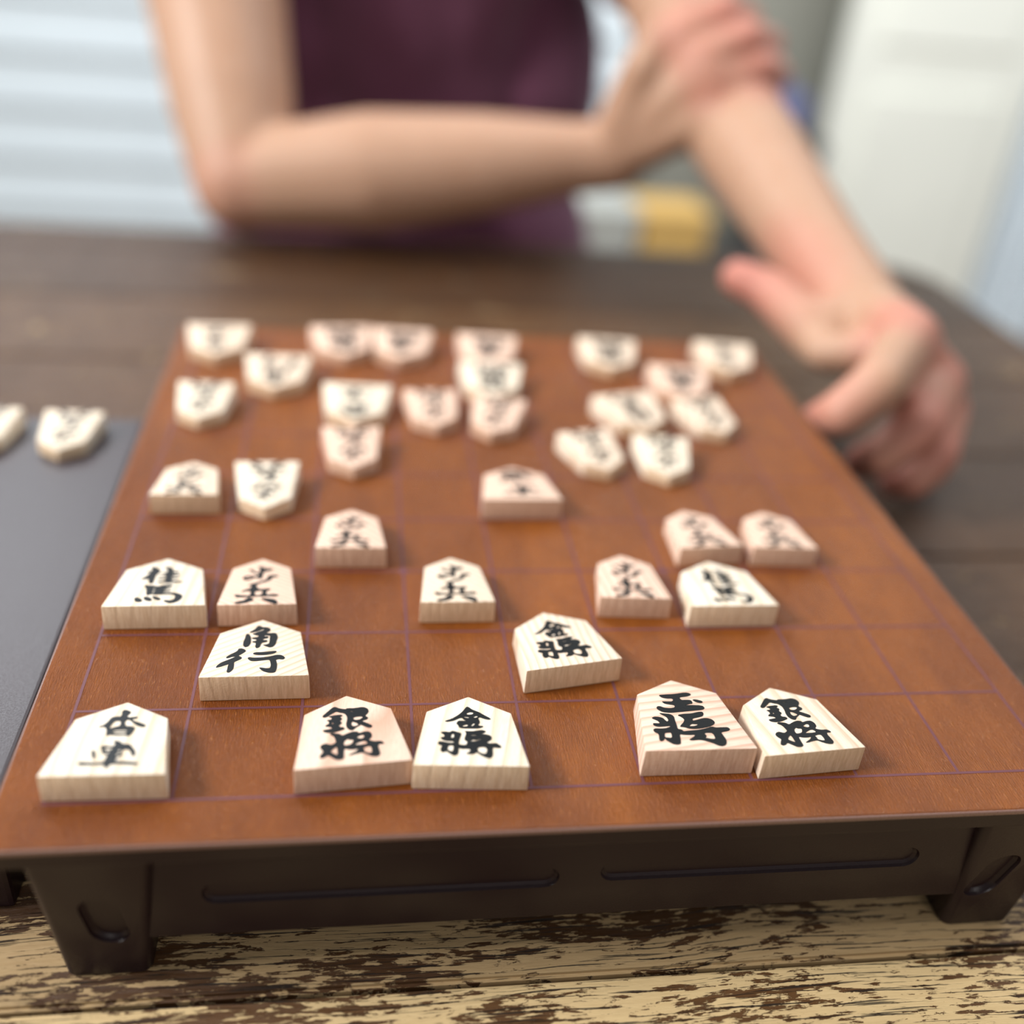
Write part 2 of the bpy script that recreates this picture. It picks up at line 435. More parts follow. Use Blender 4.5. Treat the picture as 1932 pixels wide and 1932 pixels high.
# ---------------------------------------------------------------- brush lettering on the pieces
# outlines of the brushed characters, in thousandths of a square, measured from the middle of
# the piece's foot edge (x across, y towards the tip); each item is [outer ring, hole, ...]
GLYPH = json.loads('''{"king":[[[[-190,803],[-119,809],[-26,814],[81,837],[131,817],[123,791],[76,771],[0,762],[11,718],[52,721],[106,716],[108,662],[65,656],[13,632],[61,641],[185,631],[203,595],[179,567],[81,556],[-58,539],[-150,529],[-217,544],[-255,584],[-258,615],[-238,632],[-212,628],[-187,606],[-131,597],[-84,607],[-74,642],[-116,654],[-166,669],[-184,705],[-148,701],[-76,699],[-63,745],[-127,746],[-168,763]]],[[[117,722],[154,725],[210,698],[205,673],[174,670],[139,689]]],[[[-257,528],[-218,523],[-155,511],[-128,479],[-134,425],[-136,357],[-143,294],[-108,286],[-98,259],[-48,267],[41,274],[127,295],[183,320],[217,302],[270,304],[332,305],[345,271],[314,249],[243,235],[251,192],[261,126],[244,69],[207,42],[170,46],[116,93],[41,131],[0,135],[-63,128],[-81,145],[-32,175],[-1,207],[-66,206],[-116,211],[-146,221],[-156,147],[-172,84],[-210,75],[-245,89],[-284,132],[-298,168],[-312,140],[-342,125],[-353,147],[-335,231],[-367,255],[-373,291],[-349,310],[-298,305],[-240,310],[-199,332],[-198,339],[-247,334],[-313,329],[-351,350],[-352,381],[-330,383],[-283,378],[-295,416],[-320,437],[-345,458],[-314,478],[-271,473],[-236,455],[-224,421],[-212,400],[-193,420],[-198,467],[-225,496]],[[-278,242],[-249,245],[-216,247],[-228,172],[-268,177],[-292,184]],[[84,227],[129,232],[166,224],[167,146],[132,144],[93,158],[77,162],[97,184]]],[[[-93,495],[-22,510],[46,512],[119,534],[161,536],[164,505],[145,471],[96,455],[38,440],[30,406],[76,418],[136,440],[176,442],[219,420],[234,379],[213,346],[154,314],[69,293],[2,289],[-39,297],[-65,315],[-102,322],[-112,333],[-61,388],[-41,428],[-57,463]],[[-28,327],[6,363],[31,358],[70,354],[32,331]]]],"silver":[[[[-233,686],[-182,746],[-133,804],[-107,809],[-79,783],[-22,763],[-16,769],[-6,776],[59,769],[136,779],[175,749],[180,708],[166,680],[142,650],[170,618],[154,594],[107,578],[146,549],[193,508],[192,483],[165,472],[130,497],[94,529],[83,516],[55,498],[30,466],[16,457],[-10,470],[-30,507],[-31,557],[-18,605],[-15,663],[-37,709],[-70,720],[-108,742],[-145,713],[-192,671],[-218,666]],[[-4,739],[30,718],[72,725],[34,727]],[[35,636],[78,646],[119,642],[120,623],[84,598],[43,603]],[[22,583],[57,562],[81,527],[31,508],[13,538]]],[[[-180,677],[-122,689],[-64,690],[-52,674],[-79,659],[-58,631],[-81,602],[-62,571],[-94,542],[-87,517],[-53,510],[-44,484],[-82,467],[-137,449],[-185,447],[-225,462],[-237,491],[-195,497],[-154,503],[-159,525],[-212,541],[-209,555],[-179,573],[-177,608],[-197,628],[-153,631],[-147,655]],[[-144,594],[-137,568],[-156,567]]],[[[-181,429],[-158,444],[-126,434],[-93,423],[-73,397],[-28,423],[23,442],[62,434],[70,412],[116,428],[158,427],[179,394],[177,345],[146,314],[164,299],[204,284],[243,287],[263,271],[275,249],[261,241],[226,244],[219,205],[227,157],[229,111],[209,86],[185,83],[153,93],[113,123],[85,150],[41,145],[-11,131],[-34,130],[-32,140],[28,173],[54,206],[12,198],[-31,203],[-67,223],[-74,151],[-76,96],[-104,79],[-143,84],[-167,109],[-210,153],[-230,129],[-263,117],[-282,135],[-265,172],[-240,206],[-262,238],[-269,272],[-253,297],[-219,310],[-198,298],[-171,285],[-134,311],[-133,338],[-144,394]],[[-129,253],[-126,216],[-129,147],[-154,167],[-182,193],[-165,221]],[[-62,317],[-31,348],[-15,332],[16,329],[15,308],[-8,270],[-58,261],[-69,277]],[[53,366],[90,386],[115,380],[108,346],[84,335],[51,352]],[[16,261],[86,301],[119,300],[136,261],[73,256]],[[91,212],[128,225],[158,222],[163,184],[158,138],[124,145],[95,165],[101,191]]]],"gold":[[[[-222,600],[-159,633],[-105,682],[-58,741],[-23,813],[-3,809],[30,770],[89,737],[132,696],[195,645],[178,628],[132,641],[93,664],[77,650],[86,621],[92,585],[72,549],[94,538],[118,539],[118,523],[82,504],[42,499],[-16,498],[-72,500],[-98,513],[-103,541],[-121,568],[-100,607],[-66,606],[-28,605],[-52,623],[-66,650],[-90,645],[-137,608],[-181,591],[-209,589]],[[-22,720],[11,737],[42,726],[29,701],[-4,695],[-25,700]],[[36,666],[66,683],[80,670],[59,654],[43,652]],[[-49,666],[-1,659],[-6,645],[-46,653]],[[-73,531],[-38,553],[-16,552],[-19,532],[-49,523]],[[9,529],[24,566],[46,575],[43,556],[28,535]]],[[[-265,441],[-221,451],[-179,442],[-168,456],[-149,463],[-117,448],[-77,432],[-81,404],[-92,367],[-102,318],[-105,277],[-59,270],[-37,278],[-27,318],[-48,332],[-55,359],[-38,414],[-38,447],[-51,463],[20,460],[62,471],[105,482],[141,467],[129,443],[91,425],[129,423],[167,412],[186,391],[186,358],[161,325],[137,314],[159,299],[189,299],[225,305],[247,283],[267,259],[256,236],[227,239],[193,246],[187,216],[188,158],[181,122],[161,98],[130,105],[94,129],[66,154],[50,176],[21,151],[-13,149],[-48,155],[-10,189],[-5,214],[-36,220],[-75,216],[-107,230],[-106,192],[-113,150],[-133,126],[-163,133],[-190,161],[-212,184],[-231,170],[-256,172],[-264,202],[-262,226],[-246,254],[-280,274],[-288,295],[-270,317],[-238,313],[-187,298],[-149,300],[-147,318],[-209,319],[-248,337],[-263,369],[-230,378],[-226,403]],[[-164,419],[-142,417],[-143,372],[-172,362]],[[-196,256],[-170,263],[-147,254],[-159,182],[-180,191],[-202,201]],[[4,408],[48,411],[81,417],[45,402],[6,399]],[[-13,314],[25,348],[44,337],[105,360],[98,351],[39,324],[9,323]],[[57,238],[98,248],[130,244],[142,207],[125,160],[103,161],[74,174],[59,190]]]],"bishop":[[[[-109,741],[-71,780],[-51,813],[-38,850],[-11,853],[9,830],[47,829],[88,802],[90,772],[76,747],[46,729],[87,717],[117,723],[149,719],[169,660],[165,602],[155,524],[135,482],[105,469],[72,491],[34,517],[63,519],[92,533],[97,575],[93,626],[97,676],[38,682],[40,663],[79,662],[81,633],[32,620],[33,599],[74,597],[76,569],[29,556],[19,535],[12,479],[-17,458],[-33,487],[-28,550],[-64,566],[-66,580],[-31,586],[-26,607],[-74,627],[-75,641],[-25,651],[-8,676],[-56,695],[-79,714],[-55,721],[-37,739],[-3,756],[34,785],[18,796],[-15,767],[-53,746],[-91,734]]],[[[-135,705],[-116,715],[-94,682],[-82,631],[-78,552],[-93,496],[-125,479],[-147,512],[-149,568],[-140,632]]],[[[-282,319],[-246,362],[-208,395],[-185,425],[-184,453],[-162,463],[-134,452],[-108,420],[-125,392],[-155,359],[-171,343],[-164,332],[-135,307],[-144,284],[-172,261],[-203,236],[-196,186],[-196,133],[-210,94],[-232,66],[-252,80],[-250,122],[-250,174],[-244,207],[-282,185],[-324,160],[-357,150],[-348,184],[-317,229],[-279,258],[-245,281],[-214,307],[-195,326],[-231,324],[-258,305],[-277,302]]],[[[-45,369],[-23,393],[35,391],[110,402],[166,411],[177,393],[150,367],[95,348],[31,343],[-19,351]]],[[[-85,292],[-72,312],[-33,301],[42,302],[116,316],[175,342],[221,340],[249,312],[260,288],[244,264],[202,273],[175,260],[182,239],[193,185],[194,119],[186,67],[165,52],[117,57],[70,84],[31,138],[55,137],[104,122],[134,128],[138,174],[125,248],[112,265],[46,254],[-10,246],[-55,251]]]],"knight":[[[[-146,783],[-108,793],[-70,758],[-33,704],[-44,659],[-64,629],[-71,563],[-70,489],[-76,438],[-101,439],[-121,469],[-127,535],[-164,528],[-198,522],[-205,533],[-173,580],[-146,631],[-134,669],[-179,681],[-182,696],[-125,699],[-126,729]]],[[[-12,776],[26,791],[70,763],[92,732],[87,690],[155,692],[159,662],[100,652],[97,626],[169,620],[172,598],[95,585],[96,555],[164,553],[166,535],[101,521],[98,492],[159,483],[213,482],[212,456],[129,451],[24,447],[-29,452],[-38,463],[-26,477],[40,479],[42,516],[-40,521],[-45,540],[-26,543],[41,545],[35,582],[-41,592],[-42,603],[28,609],[27,639],[-21,651],[-23,662],[33,672],[38,710]]],[[[-153,397],[-138,411],[-102,403],[-60,402],[-14,379],[31,403],[81,420],[120,411],[130,393],[116,372],[61,366],[63,352],[123,343],[125,329],[55,313],[57,295],[128,290],[127,272],[59,260],[41,243],[107,244],[157,253],[204,238],[253,194],[252,139],[226,85],[186,52],[146,46],[109,65],[79,100],[103,109],[145,98],[176,121],[186,169],[167,208],[127,219],[59,214],[-9,213],[-52,225],[-71,215],[-89,201],[-106,230],[-111,289],[-122,339]],[[-56,334],[-45,355],[-24,351],[-47,323]],[[-55,267],[-51,302],[-19,297],[-39,273]],[[-54,235],[-51,260],[-28,245]]],[[[-206,139],[-196,170],[-164,162],[-132,130],[-119,106],[-130,79],[-163,77],[-190,98]]],[[[-119,164],[-106,181],[-71,173],[-38,141],[-30,106],[-40,90],[-79,98],[-107,123]]],[[[-43,183],[-19,189],[18,170],[51,138],[51,111],[25,105],[-12,126]]]],"pawn":[[[[-138,715],[-105,718],[-69,679],[-52,648],[-19,651],[-15,700],[-43,774],[-13,778],[21,757],[49,734],[116,732],[111,690],[68,672],[35,665],[19,631],[22,585],[15,533],[2,507],[-25,526],[-51,542],[-82,521],[-106,491],[-141,485],[-176,508],[-182,538],[-163,567],[-128,585],[-87,573],[-35,572],[-20,609],[-61,625],[-93,656]],[[-145,533],[-129,555],[-103,552],[-105,525],[-132,511]]],[[[64,562],[95,587],[146,594],[180,578],[178,551],[124,545],[112,501],[81,464],[29,436],[-23,405],[-32,379],[-18,335],[-2,310],[49,305],[98,314],[120,303],[111,281],[80,264],[79,218],[92,189],[141,199],[187,197],[210,175],[186,155],[101,154],[-5,154],[-110,150],[-204,139],[-219,157],[-238,189],[-220,206],[-176,187],[-126,178],[-84,181],[-77,223],[-84,266],[-120,267],[-154,253],[-174,261],[-136,296],[-95,316],[-83,344],[-82,381],[-114,378],[-109,396],[-61,424],[9,459],[61,502],[73,539]],[[-34,257],[-2,267],[33,269],[40,226],[25,184],[-31,180],[-36,222]]],[[[-95,142],[-67,138],[-34,102],[-48,75],[-84,49],[-135,26],[-186,18],[-221,29],[-223,50],[-173,69],[-129,88],[-111,119]]],[[[28,121],[68,120],[121,115],[168,96],[195,67],[204,26],[194,12],[163,10],[119,39],[64,78]]]],"lance":[[[[-18,842],[9,857],[55,831],[59,809],[40,779],[42,754],[69,748],[128,758],[129,737],[85,720],[117,692],[163,675],[217,641],[219,617],[187,612],[142,637],[96,686],[68,717],[40,712],[38,669],[58,627],[93,629],[138,607],[135,566],[124,519],[105,490],[84,503],[31,501],[-23,505],[-51,518],[-63,495],[-81,513],[-84,554],[-98,601],[-122,625],[-162,615],[-165,626],[-127,649],[-102,697],[-91,745],[-59,763],[-7,762]],[[-73,618],[-60,672],[-45,702],[2,700],[9,634],[-34,617],[-66,600]],[[-51,567],[-21,576],[79,579],[82,561],[-13,558]],[[-45,541],[-11,546],[83,543],[84,520],[-6,525]]],[[[-6,430],[46,434],[79,393],[144,386],[176,334],[205,294],[210,238],[191,228],[171,273],[153,312],[116,319],[98,308],[99,269],[113,236],[75,220],[64,177],[155,169],[259,150],[261,122],[216,124],[59,140],[35,124],[24,82],[1,93],[-4,131],[-109,129],[-203,126],[-220,154],[-208,175],[-117,161],[-22,164],[-15,207],[-9,256],[-53,268],[-70,313],[-89,364],[-64,375],[16,361],[23,395]],[[-55,335],[-29,346],[14,339],[5,317],[-44,318]],[[-38,296],[-1,300],[-3,278],[-28,279]],[[65,315],[86,314],[84,292],[64,287]],[[59,265],[82,270],[84,245],[61,237]]],[[[-149,310],[-134,321],[-112,287],[-98,226],[-105,199],[-126,226]]]]}''')
def ribbon(pts):
    """brush stroke as a closed ring from (x, y, half-width) points"""
    L, Rr = [], []
    for i, (x, y, w) in enumerate(pts):
        a = pts[max(0, i - 1)]; b = pts[min(len(pts) - 1, i + 1)]
        dx, dy = b[0] - a[0], b[1] - a[1]; d = math.hypot(dx, dy) or 1
        L.append([x - dy / d * w, y + dx / d * w]); Rr.append([x + dy / d * w, y - dx / d * w])
    return [L + Rr[::-1]]
# the rook: a flying character above the same lower character as on the lance
GLYPH['rook'] = GLYPH['lance'][1:3] + [ribbon([(x, y, w * 1.5) for x, y, w in s]) for s in (
    [(-170, 800, 12), (-60, 815, 24), (70, 818, 26), (100, 760, 28), (140, 660, 24), (200, 610, 20), (235, 640, 8)],
    [(70, 750, 8), (160, 785, 16)], [(100, 690, 8), (190, 715, 16)],
    [(-210, 680, 8), (-110, 690, 20), (0, 700, 18), (60, 712, 8)],
    [(-90, 760, 10), (-100, 660, 20), (-150, 560, 16), (-200, 510, 8)],
    [(10, 760, 12), (5, 640, 22), (0, 490, 12)],
    [(-170, 600, 8), (-60, 590, 18), (90, 605, 8)])]
def chaikin(r):
    o = []
    n = len(r)
    for i in range(n):
        a, b = r[i], r[(i + 1) % n]
        o.append((a[0] * .78 + b[0] * .22, a[1] * .78 + b[1] * .22)); o.append((a[0] * .22 + b[0] * .78, a[1] * .22 + b[1] * .78))
    return o
DIM = {'king': (1.04, 1.05, .31, .20, .79, .83), 'big': (1.0, .98, .285, .18, .78, .74), 'pawn': (.79, .96, .27, .17, .61, .75)}
KIND = {'king': ('king', 'king'), 'gold': ('gold', 'big'), 'silver': ('silver', 'big'), 'knight': ('knight', 'big'),
        'lance': ('lance', 'big'), 'bishop': ('bishop', 'big'), 'rook': ('rook', 'big'), 'pawn': ('pawn', 'pawn')}
PM, GM = {}, {}
def piece_mesh(dim, mk):
    if (dim, mk) in PM: return PM[dim, mk]
    w, L, t0, t1, sw, sy = DIM[dim]
    out = [(-w / 2, 0), (w / 2, 0), (sw / 2, sy), (0, L), (-sw / 2, sy)]
    bm = bmesh.new()
    ch = 0.012                                   # sides lean in very slightly
    a = [bm.verts.new((x * S, y * S, 0)) for x, y in out]
    b = [bm.verts.new((x * (1 - ch) * S, (y * (1 - ch) + .005) * S, (t0 + (t1 - t0) * y / L) * S)) for x, y in out]
    bm.faces.new(a[::-1]); bm.faces.new(b)
    for i in range(5): bm.faces.new((a[i], a[(i + 1) % 5], b[(i + 1) % 5], b[i]))
    bev(bm, 0.016 * S, 2)
    bm.normal_update()
    me = bpy.data.meshes.new('shogi_piece'); bm.to_mesh(me); bm.free(); me.materials.append(M_P[mk])
    for p in me.polygons: p.use_smooth = True
    me.set_sharp_from_angle(angle=math.radians(40))
    PM[dim, mk] = me; return me
def glyph_mesh(k, dim):
    if (k, dim) in GM: return GM[k, dim]
    w, L, t0, t1, sw, sy = DIM[dim]
    bm = bmesh.new()
    h = 0.0045
    for comp in GLYPH[k]:
        rings = [chaikin(r) for r in comp]
        rings = [[(x / 1000, y / 1000) for x, y in r] for r in rings]
        tri = tessellate_polygon([[Vector((x, y, 0)) for x, y in r] for r in rings])
        flatp = [p for r in rings for p in r]
        zt = lambda y: t0 + (t1 - t0) * y / L
        top = [bm.verts.new((x * S, y * S, (zt(y) + h) * S)) for x, y in flatp]
        bot = [bm.verts.new((x * S, y * S, (zt(y) - 0.002) * S)) for x, y in flatp]
        for a, b, c in tri:
            va, vb, vc = flatp[a], flatp[b], flatp[c]
            cr = (vb[0] - va[0]) * (vc[1] - va[1]) - (vb[1] - va[1]) * (vc[0] - va[0])
            if abs(cr) < 1e-12: continue
            f = (a, b, c) if cr > 0 else (a, c, b)
            try: bm.faces.new([top[i] for i in f])
            except ValueError: pass
        o = 0
        for r in rings:
            n = len(r)
            for i in range(n):
                j = (i + 1) % n
                try: bm.faces.new((bot[o + i], bot[o + j], top[o + j], top[o + i]))
                except ValueError: pass
            o += n
    bm.normal_update()
    me = bpy.data.meshes.new('inscription'); bm.to_mesh(me); bm.free(); me.materials.append(M_INK)
    GM[k, dim] = me; return me
def piece(kind, x, y, ang, mk, label, group, z=0.0, grain=None):
    nm, dim = KIND[kind]
    o = bpy.data.objects.new('shogi_' + nm, piece_mesh(dim, mk)); COL.objects.link(o)
    o.location = W(x, y, z + 0.0005); o.rotation_euler.z = math.radians(ang)
    if grain is None: grain = (random.choice((-25, -12, 0, 8, 20, 150)), random.uniform(.07, .13))
    o.color = ((grain[0] % 180) / 180, grain[1], random.random(), 1)
    tag(o, label, 'shogi piece', group)
    g = bpy.data.objects.new('inscription', glyph_mesh(kind, dim)); COL.objects.link(g); g.parent = o
    return o
NEAR = 'shogi pieces with tips pointing away, near side'
FAR = 'shogi pieces with tips pointing towards the camera, far side'
OWN = [
 ('lance', -4.02, .02, -0.8, 'C', 'large pale lance piece at the near left corner of the board'),
 ('knight', -3.99, 2.25, 0.9, 'C', 'knight piece with a frayed splinter at its foot, left column third row'),
 ('pawn', -3.00, 2.28, 0.9, 'B', 'pinkish pawn piece directly behind the bishop piece'),
 ('bishop', -2.93, 1.18, 0.3, 'A', 'bishop piece with slanting grain, in front of a pinkish pawn'),
 ('silver', -2.02, .05, 4.5, 'B', 'silver general piece with pink grain bands, touching a gold general on its right'),
 ('gold', -1.04, .0, -3.6, 'C', 'gold general piece in the nearest row, touching the silver general on its left'),
 ('gold', 0.08, 1.27, 9.6, 'A', 'gold general piece turned askew, alone in the second row'),
 ('king', 1.00, .08, -0.4, 'B', 'pink grained king piece in the nearest row with bold thick characters'),
 ('silver', 2.05, .04, 4.2, 'A', 'pale silver general piece leaning against the king, rightmost in the nearest row'),
 ('pawn', -0.97, 2.30, 0.4, 'A', 'pawn piece standing alone in the third row, left of centre'),
 ('pawn', 0.94, 2.35, -3.0, 'B', 'pawn piece in the third row beside the right hand knight'),
 ('knight', 1.99, 2.18, 0.5, 'C', 'knight piece at the right with two pawns close behind it'),
 ('pawn', 2.08, 3.33, 4.7, 'B', 'left pawn of the pair behind the right hand knight'),
 ('pawn', 2.98, 3.31, -3.0, 'B', 'right pawn of the pair, nearest the right edge of the board'),
 ('rook', -0.02, 4.33, 1.0, 'B', 'rook piece in the middle of the board with empty squares around'),
 ('pawn', -4.01, 4.40, 0.6, 'A', 'pawn piece in the left column, beside a pawn pointing the other way'),
 ('pawn', -2.08, 3.30, -0.2, 'B', 'pawn piece standing alone in the third column, middle of the board'),
]
GRAIN = [(-4, .16), (-8, .13), (55, .06), (125, .075), (-8, .3), (-12, .14), (-6, .085), (100, .11), (4, .17), (45, .07), (10, .1), (0, .2), (30, .1), (20, .1), (90, .1), (5, .12), (40, .09)]
for (k, x, y, a, mk, lab), gr in zip(OWN, GRAIN): piece(k, x, y, a, mk, lab, NEAR, 0.0, gr)
THEM = [
 ('pawn', -3.12, 5.22, 2, 'C', 'white pawn piece facing the camera beside the left column pawn'),
 ('pawn', -4.13, 7.50, -1, 'C', 'facing pawn piece in the left column below the far corner lance'),
 ('lance', -4.2, 9.62, 2, 'A', 'facing lance piece in the far left corner of the board'),
 ('bishop', -3.2, 8.50, -1, 'A', 'facing bishop piece diagonally in front of the far left lance'),
 ('silver', -2.3, 9.72, 5, 'B', 'left piece of the touching pair on the far edge'),
 ('gold', -1.30, 9.68, -5, 'B', 'right piece of the touching pair on the far edge'),
 ('rook', -2.02, 7.52, -3, 'C', 'facing large piece directly behind a facing pawn, left of centre'),
 ('pawn', -2.10, 6.20, 2, 'B', 'facing pawn piece directly in front of a large facing piece'),
 ('pawn', -0.98, 7.42, 3, 'B', 'facing pawn piece just left of the column of three stacked pieces'),
 ('gold', 0.08, 9.55, -4, 'B', 'far piece of the column of three on the centre line'),
 ('silver', 0.02, 8.42, -4, 'C', 'middle piece of the column of three on the centre line'),
 ('pawn', 0.03, 7.22, -14, 'B', 'near piece of the column of three, a pawn tilted clockwise'),
 ('silver', 2.10, 9.55, -6, 'A', 'facing piece standing apart on the far edge, right of centre'),
 ('lance', 4.12, 9.55, -7, 'A', 'facing piece at the far right corner of the board near the hand'),
 ('gold', 3.05, 8.50, -8, 'B', 'topmost piece of the right hand cluster, below the corner piece'),
 ('pawn', 3.00, 7.34, 14, 'A', 'rightmost pawn of the right hand cluster, twisted sideways'),
 ('knight', 1.88, 7.42, 14, 'A', 'broad tilted piece at the left of the right hand cluster'),
 ('pawn', 1.07, 6.22, 13, 'A', 'tilted facing pawn just left of the right hand cluster'),
 ('pawn', 2.16, 6.10, -6, 'C', 'lowest facing pawn of the right hand cluster, pointing at the camera'),
]
for k, x, y, a, mk, lab in THEM: piece(k, x, y, 180 + a, mk, lab, FAR)
# captured pieces on the stand
piece('pawn', -5.88, 7.2, 178, 'C', 'captured pawn piece on the grey stand, the one nearer the board', 'captured pieces on the grey stand', SZ)
piece('pawn', -6.97, 7.27, 179, 'C', 'captured pawn piece on the grey stand, cut by the left picture edge', 'captured pieces on the grey stand', SZ)

# ---------------------------------------------------------------- soft body builder: spheres along bones fused by a voxel remesh
def fuse(name, chains, voxel, mat, extra=(), smooth_it=6):
    bm = bmesh.new()
    base_ = bmesh.new(); bmesh.ops.create_icosphere(base_, subdivisions=3, radius=1.0)
    bv = [v.co.copy() for v in base_.verts]; bf = [[v.index for v in f.verts] for f in base_.faces]; base_.free()
    def sph(c, r, sc=(1, 1, 1), M3=None):
        vs = []
        for v in bv:
            q = Vector((v.x * r * sc[0], v.y * r * sc[1], v.z * r * sc[2]))
            if M3: q = M3 @ q
            vs.append(bm.verts.new(c + q * S))
        for f in bf: bm.faces.new([vs[i] for i in f])
    for ch in chains:
        for (p0, r0), (p1, r1) in zip(ch[:-1], ch[1:]):
            a, b = W(*p0), W(*p1); d = (b - a).length / S
            n = max(2, int(d / (0.13 * min(r0, r1)) + 1))
            n = min(n, 90)
            for i in range(n + 1):
                f = i / n; sph(a.lerp(b, f), r0 + (r1 - r0) * f)
    for p, r, sc, rz in extra: sph(W(*p), r, sc, Matrix.Rotation(rz, 3, 'Z'))
    o = mobj(name, bm, mat)
    m = o.modifiers.new('r', 'REMESH'); m.mode = 'VOXEL'; m.voxel_size = voxel; m.use_smooth_shade = True
    m = o.modifiers.new('s', 'SMOOTH'); m.factor = 0.6; m.iterations = smooth_it
    bpy.context.view_layer.update()
    return evaluated(o)

# right arm of the sitter (left in the picture): elbow on the table edge, hand holding the other arm
RSh, REl, RWr = (-7.0, 29.5, 9.2), (-4.95, 21.0, -0.42), (4.33, 19.95, 1.0)
LSh, LEl, LWr = (6.0, 30.3, 9.2), (6.45, 21.1, 3.0), (7.55, 11.7, 0.15)
def mid(a, b, f): return tuple(a[i] + (b[i] - a[i]) * f for i in range(3))
ch = []
ch.append([(RSh, 2.2), (mid(RSh, REl, .5), 1.9), (mid(RSh, REl, .82), 1.6), (REl, 1.28)])
ch.append([(REl, 1.25), (mid(REl, RWr, .16), 1.36), (mid(REl, RWr, .35), 1.5), (mid(REl, RWr, .65), 1.25), (mid(REl, RWr, .9), 0.9), (RWr, 0.88)])
ch.append([(LSh, 2.3), (mid(LSh, LEl, .55), 1.8), (LEl, 1.2)])
ch.append([(LEl, 1.2), (mid(LEl, LWr, .2), 1.22), (mid(LEl, LWr, .45), 1.14), (mid(LEl, LWr, .8), 0.92), (LWr, 0.88)])
# grasping right hand
rM = [(5.36, 18.9, 3.95), (5.74, 18.4, 3.54), (6.0, 18.1, 3.04), (6.1, 17.9, 2.54)]
rP = [(6.21, 18.9, 4.50), (6.72, 18.5, 4.04), (7.08, 18.3, 3.47), (7.24, 18.2, 2.80)]
rD = [(7.15, 20.0, 4.36), (7.75, 19.8, 3.84), (8.02, 19.6, 3.21), (7.98, 19.4, 2.52)]
rT = [(7.50, 21.2, 4.15), (8.15, 21.1, 3.57), (8.40, 20.9, 2.91), (8.34, 20.7, 2.26)]
for i in range(4):
    k = (.43, .44, .43, .38)[i]
    ch.append([(RWr, 0.72), (mid(RWr, rM[i], .5), 0.62), (rM[i], k + .08), (rP[i], k), (rD[i], k - .05), (rT[i], k - .1)])
for i in range(3): ch.append([(mid(RWr, rM[i], .35), .6), (mid(rM[i], rM[i + 1], .5), .42)])
ch.append([(RWr, .8), ((4.5, 19.4, 2.2), .7), ((4.55, 19.0, 3.2), .52), ((4.95, 19.2, 3.95), .45), ((5.5, 19.6, 4.5), .36)])
ch.append([(RWr, .8), ((5.2, 19.1, 2.3), .85), (mid(rM[1], rM[2], .5), .55)])
# left hand resting on the table, edge of the little finger down, fingers curled towards the board
lM = [(7.20, 9.00, 0.68), (7.83, 8.86, 0.0), (8.27, 9.05, -0.65), (8.30, 9.15, -1.16)]
lP = [(5.94, 7.40, 0.55), (6.90, 7.52, -0.22), (7.60, 7.85, -0.90), (7.92, 8.25, -1.38)]
lD = [(5.42, 7.35, 0.05), (6.40, 7.48, -0.72), (7.15, 7.62, -1.30), (7.55, 7.95, -1.46)]
lT = [(5.35, 7.85, -0.35), (6.30, 7.85, -1.05), (6.98, 7.85, -1.46), (7.30, 8.00, -1.50)]
for i in range(4):
    k = (.42, .40, .35, .28)[i]
    ch.append([(LWr, 0.74), (mid(LWr, lM[i], .5), 0.62), (lM[i], k + .08), (lP[i], k + .01), (lD[i], k - .04), (lT[i], k - .1)])
for i in range(3): ch.append([(mid(LWr, lM[i], .35), .6), (mid(lM[i], lM[i + 1], .5), .42)])
ch.append([(LWr, .8), ((6.95, 10.8, 0.1), .66), ((6.25, 10.9, 0.1), .5), ((5.85, 12.1, 0.35), .42), ((5.34, 12.5, 0.45), .36)])
ch.append([((7.45, 10.6, 0.15), .75), ((7.35, 9.9, 0.15), .62), ((7.5, 9.5, 0.0), .5)])
ch.append([((6.3, 10.8, 0.0), .46), ((6.2, 9.9, 0.0), .34), ((6.95, 9.4, 0.25), .42)])
# trunk, neck and head
TR = [((-0.4, 30.8, -8.5), 4.2), ((-0.4, 31.2, 0.0), 4.1), ((-0.3, 31.0, 7.0), 4.3)]
ch.append(TR)
ch.append([((-5.4, 30.2, 9.0), 2.2), ((-0.2, 30.6, 10.2), 2.4), ((5.0, 30.6, 9.0), 2.2)])
ch.append([((-0.2, 30.6, 10.0), 1.9), ((-0.1, 29.8, 14.0), 1.75)])
ext = [((-0.1, 29.0, 18.2), 3.1, (0.92, 1.08, 1.35), 0), ((-0.1, 27.1, 16.4), 1.9, (0.9, 0.8, 0.9), 0),
       ((-0.1, 25.55, 18.0), 0.45, (0.8, 0.9, 1.3), 0), ((-3.0, 29.3, 18.0), 0.75, (0.4, 0.7, 1.1), 0), ((2.8, 29.3, 18.0), 0.75, (0.4, 0.7, 1.1), 0),
       ((-0.1, 25.95, 16.3), 0.5, (1.5, 0.5, 0.4), 0)]
person = fuse('person', ch, 0.0021, M_SKIN, ext, 7)
tag(person, 'seated person in plum t-shirt, one hand gripping the other arm', 'person')
hot = [(W(*p), r) for p, r in [(lT[0], 1.0), (lT[1], .9), (lT[2], .9), (lT[3], .8), (lM[0], .8), (lM[1], .9), (lM[2], .9), (lP[1], .8), (lP[2], .8), ((5.34, 12.5, 0.45), 1.5),
        (REl, 1.0), (rM[0], .6), (rM[1], .6), (rM[2], .6), (rP[0], .9), (rP[1], .9), (rP[2], .9), (rP[3], .9), (rD[1], .9), (rD[2], .9)]]
att = person.data.attributes.new('pink', 'FLOAT', 'POINT')
vals = []
for v in person.data.vertices:
    m = 0.0
    for c, r in hot:
        d = (v.co - c).length / (r * S * 1.5)
        if d < 1: m = max(m, 0.85 * (1 - d) ** 0.8)
    vals.append(m)
att.data.foreach_set('value', vals)
person.data.update()

